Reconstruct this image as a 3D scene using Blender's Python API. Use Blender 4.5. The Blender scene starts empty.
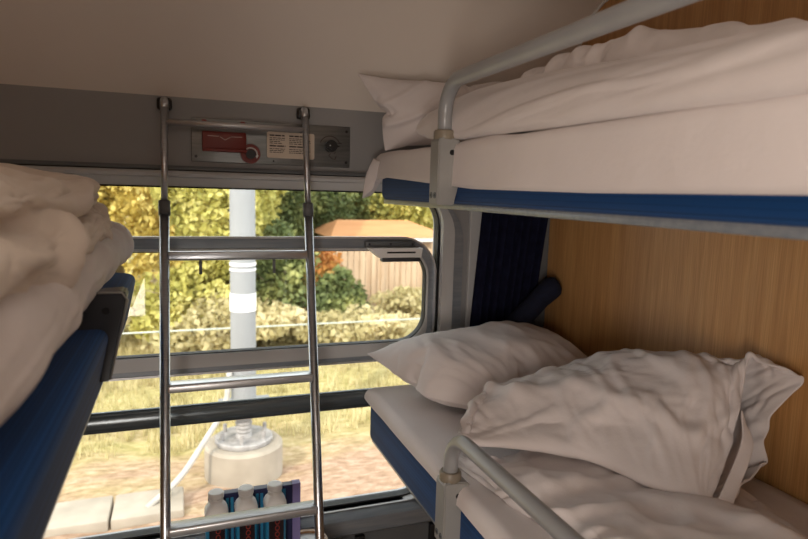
import bpy, bmesh, math, random
import numpy as np
from mathutils import Vector, Matrix
C = bpy.context.scene
COL = C.collection
random.seed(7)

# ------------------------------------------------------------------ camera, world, sun, lights, exposure
H = 1.95
YAW, PIT, ROL = (math.radians(a) for a in (20.368, 7.315, 1.591))
fw = Vector((math.sin(YAW)*math.cos(PIT), math.cos(YAW)*math.cos(PIT), -math.sin(PIT)))
r0 = Vector((math.cos(YAW), -math.sin(YAW), 0)); u0 = r0.cross(fw)
rt = math.cos(ROL)*r0 + math.sin(ROL)*u0; up = -math.sin(ROL)*r0 + math.cos(ROL)*u0
cd = bpy.data.cameras.new('camera'); cam = bpy.data.objects.new('camera', cd); COL.objects.link(cam)
m = Matrix((rt, up, -fw)).transposed().to_4x4(); m.translation = Vector((0, 0, H)); cam.matrix_world = m
cd.sensor_width = 36; cd.lens = 36*604.76/808; cd.clip_start = .02; cd.clip_end = 300
cd.dof.use_dof = True; cd.dof.focus_distance = 1.6; cd.dof.aperture_fstop = 4.0
C.camera = cam

W = bpy.data.worlds.new('sky'); C.world = W; W.use_nodes = True
bg = W.node_tree.nodes['Background']; bg.inputs[0].default_value = (.90, .96, 1.0, 1); bg.inputs[1].default_value = 3.0

def lamp(name, kind, energy, color, loc, rot, size=None, size_y=None):
    d = bpy.data.lights.new(name, kind); d.energy = energy; d.color = color
    if kind == 'AREA':
        d.shape = 'RECTANGLE'; d.size = size; d.size_y = size_y
    o = bpy.data.objects.new(name, d); o.location = loc; o.rotation_euler = rot; COL.objects.link(o); return o
s = lamp('sun', 'SUN', 3.1, (1.0, .91, .78), (-8, -8, 12), (0, 0, 0))
s.rotation_euler = Vector((.55, .62, -.56)).to_track_quat('-Z', 'Y').to_euler(); s.data.angle = .02
lamp('ceiling_lamp_light', 'AREA', 2.2, (1.0, .88, .78), (.22, .0, 2.535), (0, 0, 0), .9, .16)
lamp('back_fill_light', 'AREA', 16.5, (1.0, .88, .78), (-.42, -.62, 1.45), (math.radians(90), 0, math.radians(-14)), .34, .9)  # unseen fill light added behind the camera to brighten bedding and wood wall
C.view_settings.view_transform = 'Standard'; C.view_settings.look = 'None'
C.view_settings.gamma = 1; C.view_settings.use_curve_mapping = False
C.view_settings.exposure = 0.22

# ------------------------------------------------------------------ materials
def mat(name, col, rough=.5, metal=0, spec=.5, sheen=0):
    m = bpy.data.materials.new(name); m.use_nodes = True
    b = m.node_tree.nodes['Principled BSDF']
    b.inputs['Base Color'].default_value = (*col, 1); b.inputs['Roughness'].default_value = rough
    b.inputs['Metallic'].default_value = metal; b.inputs['Specular IOR Level'].default_value = spec
    if sheen: b.inputs['Sheen Weight'].default_value = sheen
    return m
def N(m, t, **kw):
    n = m.node_tree.nodes.new(t)
    for k, v in kw.items(): setattr(n, k, v)
    return n
def LK(m, a, b): m.node_tree.links.new(a, b)
def bsdf(m): return m.node_tree.nodes['Principled BSDF']
def coords(m, scale=(1, 1, 1), rot=(0, 0, 0)):
    tc = N(m, 'ShaderNodeTexCoord'); mp = N(m, 'ShaderNodeMapping')
    mp.inputs['Scale'].default_value = scale; mp.inputs['Rotation'].default_value = rot
    LK(m, tc.outputs['Object'], mp.inputs[0]); return mp.outputs[0]
def noise(m, vec, scale, detail=4, rough=.5):
    n = N(m, 'ShaderNodeTexNoise'); n.inputs['Scale'].default_value = scale
    n.inputs['Detail'].default_value = detail; n.inputs['Roughness'].default_value = rough
    LK(m, vec, n.inputs['Vector']); return n.outputs['Fac']
def ramp(m, fac, stops):
    r = N(m, 'ShaderNodeValToRGB'); e = r.color_ramp.elements
    while len(e) < len(stops): e.new(.5)
    for i, (p, c) in enumerate(stops):
        e[i].position = p; e[i].color = (*c, 1)
    LK(m, fac, r.inputs[0]); return r.outputs[0]
def bump(m, h, strength, dist=.01):
    b = N(m, 'ShaderNodeBump'); b.inputs['Strength'].default_value = strength; b.inputs['Distance'].default_value = dist
    LK(m, h, b.inputs['Height']); LK(m, b.outputs[0], bsdf(m).inputs['Normal'])
def noisy(name, c1, c2, scale, stretch=(1, 1, 1), rough=.5, metal=0, bmp=0, bd=.002, p=(.3, .7), **k):
    m = mat(name, c1, rough, metal, **k)
    f = noise(m, coords(m, stretch), scale)
    LK(m, ramp(m, f, [(p[0], c1), (p[1], c2)]), bsdf(m).inputs['Base Color'])
    if bmp: bump(m, f, bmp, bd)
    return m

M = {}
M['ceiling'] = noisy('ceiling_laminate', (.77, .705, .64), (.81, .74, .675), 3, rough=.45)
M['panel'] = noisy('grey_wall_panel', (.27, .272, .275), (.31, .305, .305), 2.5, rough=.5)
M['lightgrey'] = noisy('light_grey_paint', (.45, .46, .47), (.52, .52, .52), 4, rough=.4)
M['darkgrey'] = noisy('dark_grey_paint', (.10, .11, .12), (.14, .15, .155), 5, rough=.45)
M['alu'] = noisy('brushed_aluminium', (.52, .53, .55), (.66, .66, .67), 20, (1, 30, 30), rough=.36, metal=.75)
M['frame'] = noisy('window_frame_metal', (.21, .24, .275), (.28, .305, .335), 12, (.6, 8, 8), rough=.33, metal=.25)
M['barm'] = noisy('anodised_bar', (.10, .125, .14), (.17, .19, .20), 12, (.5, 12, 12), rough=.25, metal=.55)
M['rubber'] = mat('black_rubber', (.012, .012, .014), .6)
M['black'] = mat('black_plastic', (.01, .01, .011), .35)
M['chrome'] = noisy('ladder_steel', (.46, .49, .53), (.62, .65, .69), 30, (1, 1, 25), rough=.30, metal=1)
M['railgrey'] = noisy('grey_rail_paint', (.27, .275, .285), (.31, .315, .32), 8, rough=.3, spec=.6)
M['bracket'] = noisy('bracket_casting', (.27, .268, .258), (.33, .325, .31), 10, rough=.4)
M['bracketdark'] = noisy('dark_bracket_casting', (.035, .038, .045), (.05, .053, .06), 10, rough=.35)
M['collar'] = noisy('collar_bronze', (.20, .17, .13), (.27, .23, .17), 15, rough=.4)
M['white_pl'] = mat('white_plastic', (.82, .81, .80), .4)
M['plate'] = noisy('brushed_steel_plate', (.17, .18, .18), (.26, .265, .26), 9, (1, 1, 14), rough=.38, metal=.8)
M['red'] = noisy('brake_red', (.17, .018, .012), (.21, .024, .015), 8, rough=.4)
M['cream'] = mat('cream_plate', (.66, .56, .46), .5)
M['ink'] = mat('brown_ink', (.05, .03, .025), .6)
M['redink'] = mat('orange_red_ink', (.34, .035, .02), .5)
M['palegrey'] = mat('pale_engraving', (.55, .42, .38), .5)
M['navybox'] = noisy('navy_card', (.010, .012, .06), (.02, .022, .09), 12, rough=.4)
M['cyan'] = noisy('cyan_card', (.02, .20, .40), (.04, .30, .52), 9, rough=.35)
M['lilac'] = noisy('lilac_card', (.20, .17, .40), (.27, .23, .48), 9, rough=.5)
M['labelblack'] = noisy('dark_label', (.012, .006, .010), (.03, .012, .016), 12, rough=.3)
M['woodtrim'] = noisy('table_edge_wood', (.20, .10, .035), (.34, .18, .07), 12, (8, 1, 1), rough=.45)

def wood():
    m = mat('beech_laminate', (.6, .36, .16), .42)
    v = coords(m, (1, 9, .35)); f = noise(m, v, 5, 8, .62)
    v2 = coords(m, (1, 60, 1.2)); f2 = noise(m, v2, 6, 3)
    v3 = coords(m, (1, 2.0, .12)); f3 = noise(m, v3, 3, 2)
    c = ramp(m, f, [(.25, (.47, .235, .078)), (.5, (.60, .325, .122)), (.75, (.70, .405, .168))])
    c2 = ramp(m, f2, [(.35, (.80, .78, .76)), (.65, (1, 1, 1))])
    c3 = ramp(m, f3, [(.3, (.86, .85, .84)), (.7, (1, 1, 1))])
    for cc in (c2, c3):
        mx = N(m, 'ShaderNodeMix', data_type='RGBA', blend_type='MULTIPLY'); mx.inputs[0].default_value = 1
        LK(m, c, mx.inputs[6]); LK(m, cc, mx.inputs[7]); c = mx.outputs[2]
    LK(m, c, bsdf(m).inputs['Base Color']); bump(m, f2, .08, .001); return m
M['wood'] = wood()

def linen(name, c1, c2):
    m = mat(name, c1, .85, spec=.2, sheen=.15)
    v = coords(m); f = noise(m, v, 4, 3)
    LK(m, ramp(m, f, [(.3, c1), (.7, c2)]), bsdf(m).inputs['Base Color'])
    w = noise(m, coords(m, (1, 1, 1)), 900, 2); f2 = noise(m, v, 22, 4, .6)
    a = N(m, 'ShaderNodeMath', operation='MULTIPLY_ADD'); a.inputs[1].default_value = .06
    LK(m, w, a.inputs[0]); LK(m, f2, a.inputs[2]); bump(m, a.outputs[0], .28, .007); return m
M['linen'] = linen('white_linen', (.67, .62, .615), (.73, .675, .665))
M['linen_warm'] = linen('cream_linen', (.66, .575, .50), (.71, .62, .545))

def upholstery():
    m = mat('blue_woven_upholstery', (.01, .08, .25), .85, spec=.2, sheen=.08)
    v = coords(m, (1, 1, 1))
    br = N(m, 'ShaderNodeTexBrick'); LK(m, coords(m, (1, 1, 1), (math.pi/2, 0, math.pi/2)), br.inputs['Vector'])
    br.inputs['Scale'].default_value = 55; br.inputs['Mortar Size'].default_value = .03; br.inputs['Mortar Smooth'].default_value = .6
    br.inputs['Brick Width'].default_value = .55; br.inputs['Row Height'].default_value = .3
    br.inputs['Color1'].default_value = (.004, .042, .15, 1); br.inputs['Color2'].default_value = (.007, .062, .21, 1)
    br.inputs['Mortar'].default_value = (.002, .024, .09, 1)
    LK(m, br.outputs['Color'], bsdf(m).inputs['Base Color'])
    f = noise(m, v, 500, 2)
    bump(m, br.outputs['Fac'], -.4, .001); return m
M['blue'] = upholstery()
M['navy'] = noisy('navy_curtain', (.006, .006, .018), (.010, .012, .032), 30, rough=.95, spec=.1)
M['tie'] = noisy('dark_blue_tieback', (.003, .005, .020), (.005, .009, .032), 60, rough=.9, bmp=.3)

def glass():
    m = bpy.data.materials.new('window_glass'); m.use_nodes = True; nt = m.node_tree; nt.nodes.clear()
    o = nt.nodes.new('ShaderNodeOutputMaterial'); t = nt.nodes.new('ShaderNodeBsdfTransparent'); g = nt.nodes.new('ShaderNodeBsdfGlossy')
    g.inputs['Roughness'].default_value = .02; t.inputs[0].default_value = (.97, .975, .96, 1)
    fr = nt.nodes.new('ShaderNodeFresnel'); fr.inputs[0].default_value = 1.35; mx = nt.nodes.new('ShaderNodeMixShader')
    nt.links.new(fr.outputs[0], mx.inputs[0]); nt.links.new(t.outputs[0], mx.inputs[1]); nt.links.new(g.outputs[0], mx.inputs[2]); nt.links.new(mx.outputs[0], o.inputs[0])
    return m
M['glass'] = glass()

def leaf(name, a, b, c):
    m = mat(name, a, .6, spec=.3); nt = m.node_tree
    f = noise(m, coords(m), 1.1, 5, .7)
    g = N(m, 'ShaderNodeObjectInfo'); 
    col = ramp(m, f, [(.35, a), (.5, b), (.64, c)])
    LK(m, col, bsdf(m).inputs['Base Color'])
    tr = N(m, 'ShaderNodeBsdfTranslucent'); LK(m, col, tr.inputs[0]); mx = N(m, 'ShaderNodeMixShader'); mx.inputs[0].default_value = .35
    out = [n for n in nt.nodes if n.type == 'OUTPUT_MATERIAL'][0]
    LK(m, bsdf(m).outputs[0], mx.inputs[1]); LK(m, tr.outputs[0], mx.inputs[2]); LK(m, mx.outputs[0], out.inputs[0]); return m
M['leaf_yellow'] = leaf('yellow_leaves', (.44, .33, .08), (.70, .56, .16), (.90, .79, .36))
M['leaf_lime'] = leaf('lime_leaves', (.26, .25, .06), (.53, .48, .13), (.80, .72, .30))
M['leaf_green'] = leaf('green_leaves', (.07, .10, .035), (.17, .20, .07), (.42, .42, .15))
M['leaf_rust'] = leaf('rust_leaves', (.35, .12, .03), (.50, .22, .06), (.60, .40, .12))
M['bark'] = noisy('bark', (.22, .16, .10), (.36, .28, .2), 6, (1, 1, .3), rough=.9)
M['birch'] = noisy('pale_bark', (.52, .44, .34), (.70, .62, .50), 5, (1, 1, 2), rough=.8)
M['fence'] = noisy('fence_boards', (.40, .27, .17), (.54, .40, .27), 3, (3, 3, .3), rough=.8)
M['roof'] = noisy('orange_roof', (.44, .19, .07), (.54, .26, .11), 2, (.4, 2, 2), rough=.8)
M['whitepaint'] = noisy('white_paint', (.75, .72, .68), (.82, .80, .76), 3, rough=.6)
M['mast'] = noisy('mast_concrete', (.22, .22, .22), (.27, .27, .268), 3, (1, 1, .3), rough=.8)
M['concrete'] = noisy('pale_concrete', (.27, .225, .175), (.36, .305, .24), 4, rough=.9, bmp=.4, bd=.01)
M['steelgrey'] = noisy('weathered_steel', (.22, .20, .19), (.38, .35, .33), 12, rough=.6)
M['conduit'] = noisy('grey_conduit', (.36, .33, .29), (.45, .41, .37), 6, rough=.6)
M['wirem'] = mat('galvanised_wire', (.45, .48, .42), .5)

def ground_mat():
    m = mat('trackside_ground', (.4, .3, .2), .95, spec=.1)
    tc = N(m, 'ShaderNodeTexCoord'); sp = N(m, 'ShaderNodeSeparateXYZ'); LK(m, tc.outputs['Object'], sp.inputs[0])
    big = noise(m, coords(m, (.35, 1.3, 1)), 1.1, 4, .6); fine = noise(m, coords(m, (1, 2.2, 1)), 7, 6, .65)
    dirt = ramp(m, fine, [(.3, (.23, .14, .09)), (.5, (.35, .23, .155)), (.7, (.47, .34, .25))])
    grass = ramp(m, fine, [(.3, (.22, .195, .07)), (.5, (.36, .30, .125)), (.7, (.50, .42, .22))])
    mr = N(m, 'ShaderNodeMapRange'); LK(m, sp.outputs[1], mr.inputs[0]); mr.inputs[1].default_value = 6.2; mr.inputs[2].default_value = 7.8
    ad = N(m, 'ShaderNodeMath', operation='ADD'); LK(m, mr.outputs[0], ad.inputs[0])
    m2 = N(m, 'ShaderNodeMapRange'); LK(m, big, m2.inputs[0]); m2.inputs[1].default_value = .35; m2.inputs[2].default_value = .65; m2.inputs[3].default_value = -.35; m2.inputs[4].default_value = .35
    LK(m, m2.outputs[0], ad.inputs[1]); ad.use_clamp = True
    mx = N(m, 'ShaderNodeMix', data_type='RGBA'); LK(m, ad.outputs[0], mx.inputs[0]); LK(m, dirt, mx.inputs[6]); LK(m, grass, mx.inputs[7])
    LK(m, mx.outputs[2], bsdf(m).inputs['Base Color']); bump(m, fine, .6, .05); return m
M['ground'] = ground_mat()
M['grass'] = leaf('dry_grass', (.40, .34, .16), (.54, .46, .24), (.70, .60, .36))

# ------------------------------------------------------------------ mesh helpers
def root_loc(o): return Vector(o.location) if o is not None else Vector((0, 0, 0))
def world_loc(o):
    v = Vector((0, 0, 0))
    while o is not None: v += Vector(o.location); o = o.parent
    return v
def obj(name, V, F, m, parent=None, smooth=False, label=None):
    off = world_loc(parent)
    V = np.asarray(V, float).reshape(-1, 3) - np.array(off)
    me = bpy.data.meshes.new(name); me.from_pydata(V.tolist(), [], [list(f) for f in F])
    me.materials.append(M[m] if isinstance(m, str) else m); me.update()
    if smooth: me.polygons.foreach_set('use_smooth', [True]*len(me.polygons))
    o = bpy.data.objects.new(name, me); COL.objects.link(o)
    if parent is not None: o.parent = parent
    if label: o['label'] = label
    return o
def bobj(name, bm, m, parent=None, smooth=False, label=None):
    bmesh.ops.recalc_face_normals(bm, faces=bm.faces[:])
    bm.verts.index_update(); V = [v.co[:] for v in bm.verts]; F = [[v.index for v in f.verts] for f in bm.faces]; bm.free()
    o = obj(name, V, F, m, parent, smooth, label)
    if smooth == 'auto':
        o.data.polygons.foreach_set('use_smooth', [True]*len(o.data.polygons)); o.data.set_sharp_from_angle(angle=math.radians(38))
    return o
def box(bm, lo, hi, bev=0, seg=2):
    lo, hi = Vector(lo), Vector(hi); c = (lo+hi)/2; d = hi-lo
    r = bmesh.ops.create_cube(bm, size=1, matrix=Matrix.Translation(c) @ Matrix.Diagonal((d.x, d.y, d.z, 1)))
    if bev:
        es = list({e for v in r['verts'] for e in v.link_edges})
        bmesh.ops.bevel(bm, geom=es, offset=bev, segments=seg, affect='EDGES', profile=.5)
    return bm
def B(): return bmesh.new()
def ring_frame(p, t):
    t = t.normalized(); a = Vector((0, 0, 1)) if abs(t.z) < .9 else Vector((1, 0, 0))
    n = t.cross(a).normalized(); return n, t.cross(n)
def tube(bm, pts, r, seg=16, cap=True, sx=1.0):
    pts = [Vector(p) for p in pts]; rs = r if isinstance(r, (list, tuple)) else [r]*len(pts)
    rings = []; n = None
    for i, p in enumerate(pts):
        t = (pts[min(i+1, len(pts)-1)] - pts[max(i-1, 0)]).normalized()
        if n is None: n, _ = ring_frame(p, t)
        else: n = (n - t*n.dot(t)).normalized()
        b = t.cross(n)
        rings.append([bm.verts.new(p + rs[i]*(math.cos(a)*n*sx + math.sin(a)*b)) for a in (2*math.pi*k/seg for k in range(seg))])
    for a, b in zip(rings, rings[1:]):
        for k in range(seg): bm.faces.new((a[k], a[(k+1) % seg], b[(k+1) % seg], b[k]))
    if cap: bm.faces.new(rings[0][::-1]); bm.faces.new(rings[-1])
    return bm
def fillet(pts, rad, n=10):
    pts = [Vector(p) for p in pts]
    res = [pts[0]]
    for a, b, c in zip(pts, pts[1:], pts[2:]):
        d1 = (a-b).normalized(); d2 = (c-b).normalized()
        for k in range(n+1):
            s = .5*math.pi*k/n; res.append(b + d1*rad*(1-math.sin(s)) + d2*rad*(1-math.cos(s)))
    res.append(pts[-1]); return res
def prism(bm, prof, axis, lo, hi):
    """prof: 2-D points; axis 'x': (y,z), 'y': (x,z), 'z': (x,y)"""
    def P(a, b, t): return {'x': (t, a, b), 'y': (a, t, b), 'z': (a, b, t)}[axis]
    v0 = [bm.verts.new(P(a, b, lo)) for a, b in prof]; v1 = [bm.verts.new(P(a, b, hi)) for a, b in prof]; n = len(prof)
    for i in range(n): bm.faces.new((v0[i], v0[(i+1) % n], v1[(i+1) % n], v1[i]))
    bm.faces.new(v0[::-1]); bm.faces.new(v1); return bm
def rrect(x0, z0, x1, z1, r, n=10):
    out = []
    for cx, cz, a0 in ((x1-r, z1-r, 0), (x0+r, z1-r, 90), (x0+r, z0+r, 180), (x1-r, z0+r, 270)):
        for k in range(n+1):
            a = math.radians(a0 + 90*k/n); out.append((cx+r*math.cos(a), cz+r*math.sin(a)))
    return out
def ring(bm, outer, inner, y0, y1):
    """annulus between two outlines with the same number of points, extruded along y"""
    n = len(outer); o0 = [bm.verts.new((x, y0, z)) for x, z in outer]; o1 = [bm.verts.new((x, y1, z)) for x, z in outer]
    i0 = [bm.verts.new((x, y0, z)) for x, z in inner]; i1 = [bm.verts.new((x, y1, z)) for x, z in inner]
    for k in range(n):
        j = (k+1) % n
        for q in ((o0[k], o0[j], i0[j], i0[k]), (o1[j], o1[k], i1[k], i1[j]), (o0[j], o0[k], o1[k], o1[j]), (i0[k], i0[j], i1[j], i1[k])): bm.faces.new(q)
    return bm
def lathe(bm, prof, c, n=28, sx=1, sy=1):
    rings = [[bm.verts.new((c[0]+r*sx*math.cos(2*math.pi*k/n), c[1]+r*sy*math.sin(2*math.pi*k/n), c[2]+z)) for k in range(n)] for r, z in prof]
    for a, b in zip(rings, rings[1:]):
        for k in range(n): bm.faces.new((a[k], a[(k+1) % n], b[(k+1) % n], b[k]))
    bm.faces.new(rings[0][::-1]); bm.faces.new(rings[-1]); return bm
def disc_y(bm, x, z, r, y0, y1, n=24):
    return prism(bm, [(x+r*math.cos(2*math.pi*k/n), z+r*math.sin(2*math.pi*k/n)) for k in range(n)], 'y', y0, y1)
def disc_x(bm, y, z, r, x0, x1, n=20):
    return prism(bm, [(y+r*math.cos(2*math.pi*k/n), z+r*math.sin(2*math.pi*k/n)) for k in range(n)], 'x', x0, x1)
def thing(name, label, cat, loc, group=None):
    o = bpy.data.objects.new(name, None); COL.objects.link(o); o.location = loc; o.empty_display_size = .05
    o['label'] = label; o['category'] = cat
    if group: o['group'] = group
    return o
def tag(o, label, cat, group=None, kind=None):
    o['label'] = label; o['category'] = cat
    if group: o['group'] = group
    if kind: o['kind'] = kind
    return o
def st(o): o['kind'] = 'structure'; return o

# ------------------------------------------------------------------ compartment shell
XL, XR, YB, YW = -.85, 1.31, -.7, 2.0
prof = [(2.0, 2.215), (1.935, 2.315), (1.875, 2.41), (1.824, 2.487), (1.80, 2.525), (1.765, 2.560), (1.72, 2.583), (1.66, 2.596), (1.58, 2.60), (YB, 2.60)]
outer_ = [(2.06, 2.215), (1.86, 2.54), (1.78, 2.63), (1.6, 2.66), (YB, 2.66)]
st(bobj('ceiling', prism(B(), prof + outer_[::-1], 'x', XL, XR), 'ceiling', smooth='auto'))
st(bobj('floor', box(B(), (XL, YB, -.05), (XR, YW, 0)), 'darkgrey'))
wp = [(YW, 0), (YW, 2.215)] + prof[1:] + [(YB, 0)]
st(bobj('wall_right', prism(B(), wp, 'x', XR, XR+.04), 'wood'))
st(bobj('wall_left', prism(B(), wp, 'x', XL-.04, XL), 'wood'))
st(bobj('wall_back', box(B(), (XL, YB-.04, 0), (XR, YB, 2.60)), 'lightgrey'))
st(bobj('door_1', box(B(), (-.36, YB, 0), (.36, YB+.03, 2.05), .01), 'lightgrey'))
# white edging where ceiling meets the wood wall
bm = B(); tube(bm, [(XR-.004, y, z-.003) for y, z in prof[:9]] + [(XR-.004, YB, 2.597)], .005, 8)
st(bobj('trim_1', bm, 'white_pl', smooth=True))

OX0, OX1, OZ0, OZ1 = -.56, .880, .813, 1.949     # window opening
def wall_with_opening():
    bm = B()
    hole = rrect(OX0, OZ0, OX1, OZ1, .12, 8); n = len(hole)
    x0, x1, z0, z1 = XL, XR, 0, 2.215
    def outp(k):
        x, z = hole[k]; q = k//9
        cx = (x1, x0, x0, x1)[q]; cz = (z1, z1, z0, z0)[q]; t = (k % 9)/8
        if q == 0: return (x1, z + (z1-z)*min(1, 2*t)) if t < .5 else (x1 + (x-x1)*(2*t-1), z1)
        if q == 1: return (x + (x0-x)*min(1, 2*t), z1) if t < .5 else (x0, z1 + (z-z1)*(2*t-1))
        if q == 2: return (x0, z + (z0-z)*min(1, 2*t)) if t < .5 else (x0 + (x-x0)*(2*t-1), z0)
        return (x + (x1-x)*min(1, 2*t), z0) if t < .5 else (x1, z0 + (z-z0)*(2*t-1))
    outl = [outp(k) for k in range(n)]
    ring(bm, outl, hole, 2.0, 2.07); return bm
st(bobj('wall_window', wall_with_opening(), 'panel'))
# mouldings over and under the opening
bm = B(); prism(bm, [(2.0, 2.010), (1.978, 2.010), (1.972, 2.002), (1.972, 1.998), (2.0, 1.994)], 'x', XL, XR); st(bobj('trim_2', bm, 'darkgrey'))
bm = B(); prism(bm, [(2.0, 1.994), (1.960, 1.994), (1.950, 1.986), (1.953, 1.977), (1.966, 1.974), (1.970, 1.955), (1.976, 1.949), (2.0, 1.949)], 'x', XL, 1.01); st(bobj('trim_3', bm, 'lightgrey', smooth='auto'))
bm = B(); prism(bm, [(2.0, .813), (1.962, .808), (1.935, .795), (1.925, .770), (1.930, .745), (1.955, .725), (2.0, .715)], 'x', XL, XR); st(bobj('sill_trim', bm, 'frame', smooth='auto')); bpy.data.objects['sill_trim'].name = 'trim_4'
st(bobj('wall_lower_panel', box(B(), (XL, 1.975, .05), (XR, 1.999, .715), .004), 'darkgrey'))
bpy.data.objects['wall_lower_panel'].name = 'wall_below_window'
for i, x in enumerate((.57, .86)):
    st(bobj('trim_%d' % (5+i), box(B(), (x, 1.955, .05), (x+.035, 1.976, .713), .004), 'rubber'))
st(bobj('trim_7', box(B(), (.99, 1.985, .72), (1.20, 2.0, 1.948), .003), 'lightgrey'))
st(bobj('trim_8', box(B(), (1.265, 1.955, .72), (XR, 1.999, 2.2), .004), 'darkgrey'))

# window: ring frames, glass, bars
n_ = 12
win = bpy.data.objects.new('window_1', None); COL.objects.link(win); win.location = (.16, 2.03, OZ0); win['kind'] = 'structure'
bobj('outer_frame', ring(B(), rrect(OX0-.045, OZ0-.0, OX1+.045, OZ1+.0, .15, n_), rrect(OX0, OZ0+.001, OX1, OZ1-.001, .118, n_), 1.975, 2.06), 'lightgrey', win, 'auto')
bobj('outer_moulding', ring(B(), rrect(OX0-.085, OZ0-.0, OX1+.085, OZ1+.0, .18, n_), rrect(OX0-.040, OZ0+.001, OX1+.040, OZ1-.001, .15, n_), 1.985, 2.02), 'frame', win, 'auto')
bobj('rubber_seal', ring(B(), rrect(OX0, OZ0, OX1, OZ1, .118, n_), rrect(OX0+.006, OZ0+.006, OX1-.006, OZ1-.006, .114, n_), 2.01, 2.05), 'rubber', win, 'auto')
sash = bobj('sash_frame', ring(B(), rrect(OX0+.007, 1.344, OX1-.007, 1.790, .135, n_), rrect(OX0+.045, 1.408, OX1-.042, 1.745, .10, n_), 2.022, 2.055), 'frame', win, 'auto')
bobj('bead', ring(B(), rrect(OX0+.005, 1.342, OX1-.005, 1.792, .137, n_), rrect(OX0+.011, 1.349, OX1-.011, 1.785, .131, n_), 2.014, 2.030), 'alu', sash, 'auto')
bobj('bead', ring(B(), rrect(OX0+.040, 1.366, OX1-.037, 1.752, .105, n_), rrect(OX0+.046, 1.409, OX1-.043, 1.744, .10, n_), 2.012, 2.030), 'lightgrey', sash, 'auto')
bobj('gasket', ring(B(), rrect(OX0+.045, 1.408, OX1-.042, 1.745, .10, n_), rrect(OX0+.049, 1.412, OX1-.046, 1.741, .097, n_), 2.02, 2.05), 'rubber', sash, 'auto')
for z0, z1 in ((.813, 1.36), (1.395, 1.76), (1.775, 1.949)):
    bobj('pane', box(B(), (OX0, 2.038, z0), (OX1, 2.042, z1)), 'glass', win)
bm = B(); tube(bm, [(x, 1.995, 1.218) for x in (OX0-.03, 0, OX1+.03)], .0335, 24, sx=.75)
tube(bm, [(OX0-.03, 1.982, 1.244), (OX1+.03, 1.982, 1.244)], .004, 8)
bobj('guard_bar', bm, 'barm', win, 'auto')

# top-sash handle
hd = bobj('window_handle_plate', box(B(), (.598, 2.0, 1.752), (.785, 2.021, 1.778), .006), 'darkgrey', win, 'auto'); hd.name = 'handle_plate'
bm = B()
prism(bm, [(.598, 1.756), (.640, 1.722), (.792, 1.722), (.797, 1.756)], 'y', 1.962, 2.0)
bobj('sash_handle', bm, 'white_pl', win)
bobj('sash_grip', box(B(), (.645, 1.958, 1.708), (.790, 1.985, 1.724), .006), 'bracketdark', win, 'auto')
bobj('handle_slot', box(B(), (.665, 1.9605, 1.738), (.770, 1.963, 1.744), .001), 'black', win)
for x in (.612, .69, .772): bobj('screw', disc_y(B(), x, 1.767, .004, 1.998, 2.001), 'black', win)

# ceiling lamp fixture (above and behind the view)
cl = thing('ceiling_lamp', 'long white ceiling lamp over the aisle between the berths', 'lamp', (.22, .0, 2.60))
bobj('lamp_housing', box(B(), (-.27, -.11, 2.56), (.71, .11, 2.60), .01), 'white_pl', cl, 'auto')
dm = bpy.data.materials.new('lamp_diffuser'); dm.use_nodes = True; b_ = dm.node_tree.nodes['Principled BSDF']
b_.inputs['Emission Color'].default_value = (1, .86, .7, 1); b_.inputs['Emission Strength'].default_value = 1.5
bobj('diffuser', box(B(), (-.24, -.09, 2.545), (.68, .09, 2.56), .004), dm, cl)

# ------------------------------------------------------------------ cloth: simulate inflated bags, then lay them over control nets
def sim_bag(w, h, nx, ny, p, shrink, frames, seed, bend, t0=.01):
    xs = np.linspace(-w/2, w/2, nx+1); ys = np.linspace(-h/2, h/2, ny+1); idx = {}; V = []; F = []
    for s in (1, -1):
        for i in range(nx+1):
            for j in range(ny+1):
                b = i in (0, nx) or j in (0, ny)
                if b and s == -1: idx[(s, i, j)] = idx[(1, i, j)]; continue
                idx[(s, i, j)] = len(V)
                wob = 1+.5*math.sin(9*xs[i]+7*ys[j]+s+seed)*math.sin(13*xs[i]-11*ys[j]+2*s+seed*1.7)
                V.append((xs[i], ys[j], 0 if b else s*t0*wob*min(1, 3*min(i, nx-i)/nx)))
    for s in (1, -1):
        for i in range(nx):
            for j in range(ny):
                q = [idx[(s, i, j)], idx[(s, i+1, j)], idx[(s, i+1, j+1)], idx[(s, i, j+1)]]
                F.append(q if s == 1 else q[::-1])
    me = bpy.data.meshes.new('t'); me.from_pydata(V, [], F); me.update()
    ob = bpy.data.objects.new('t', me); COL.objects.link(ob)
    md = ob.modifiers.new('c', 'CLOTH'); s = md.settings
    s.quality = 5; s.mass = .15; s.air_damping = 1.5; s.tension_stiffness = 15; s.compression_stiffness = 15; s.shear_stiffness = 5
    s.bending_stiffness = bend; s.tension_damping = 5; s.compression_damping = 5; s.bending_damping = .5
    s.use_pressure = True; s.uniform_pressure_force = p; s.shrink_min = shrink; s.effector_weights.gravity = 0
    md.point_cache.frame_start = 1; md.point_cache.frame_end = frames; md.collision_settings.use_collision = False
    for f in range(1, frames+1):
        C.frame_set(f); ev = ob.evaluated_get(bpy.context.evaluated_depsgraph_get())
    co = np.empty(len(ev.data.vertices)*3); ev.data.vertices.foreach_get('co', co); co = co.reshape(-1, 3).copy()
    bpy.data.objects.remove(ob); bpy.data.meshes.remove(me); C.frame_set(1)
    if not np.isfinite(co).all(): co = np.array(V)
    return co, F
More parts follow.
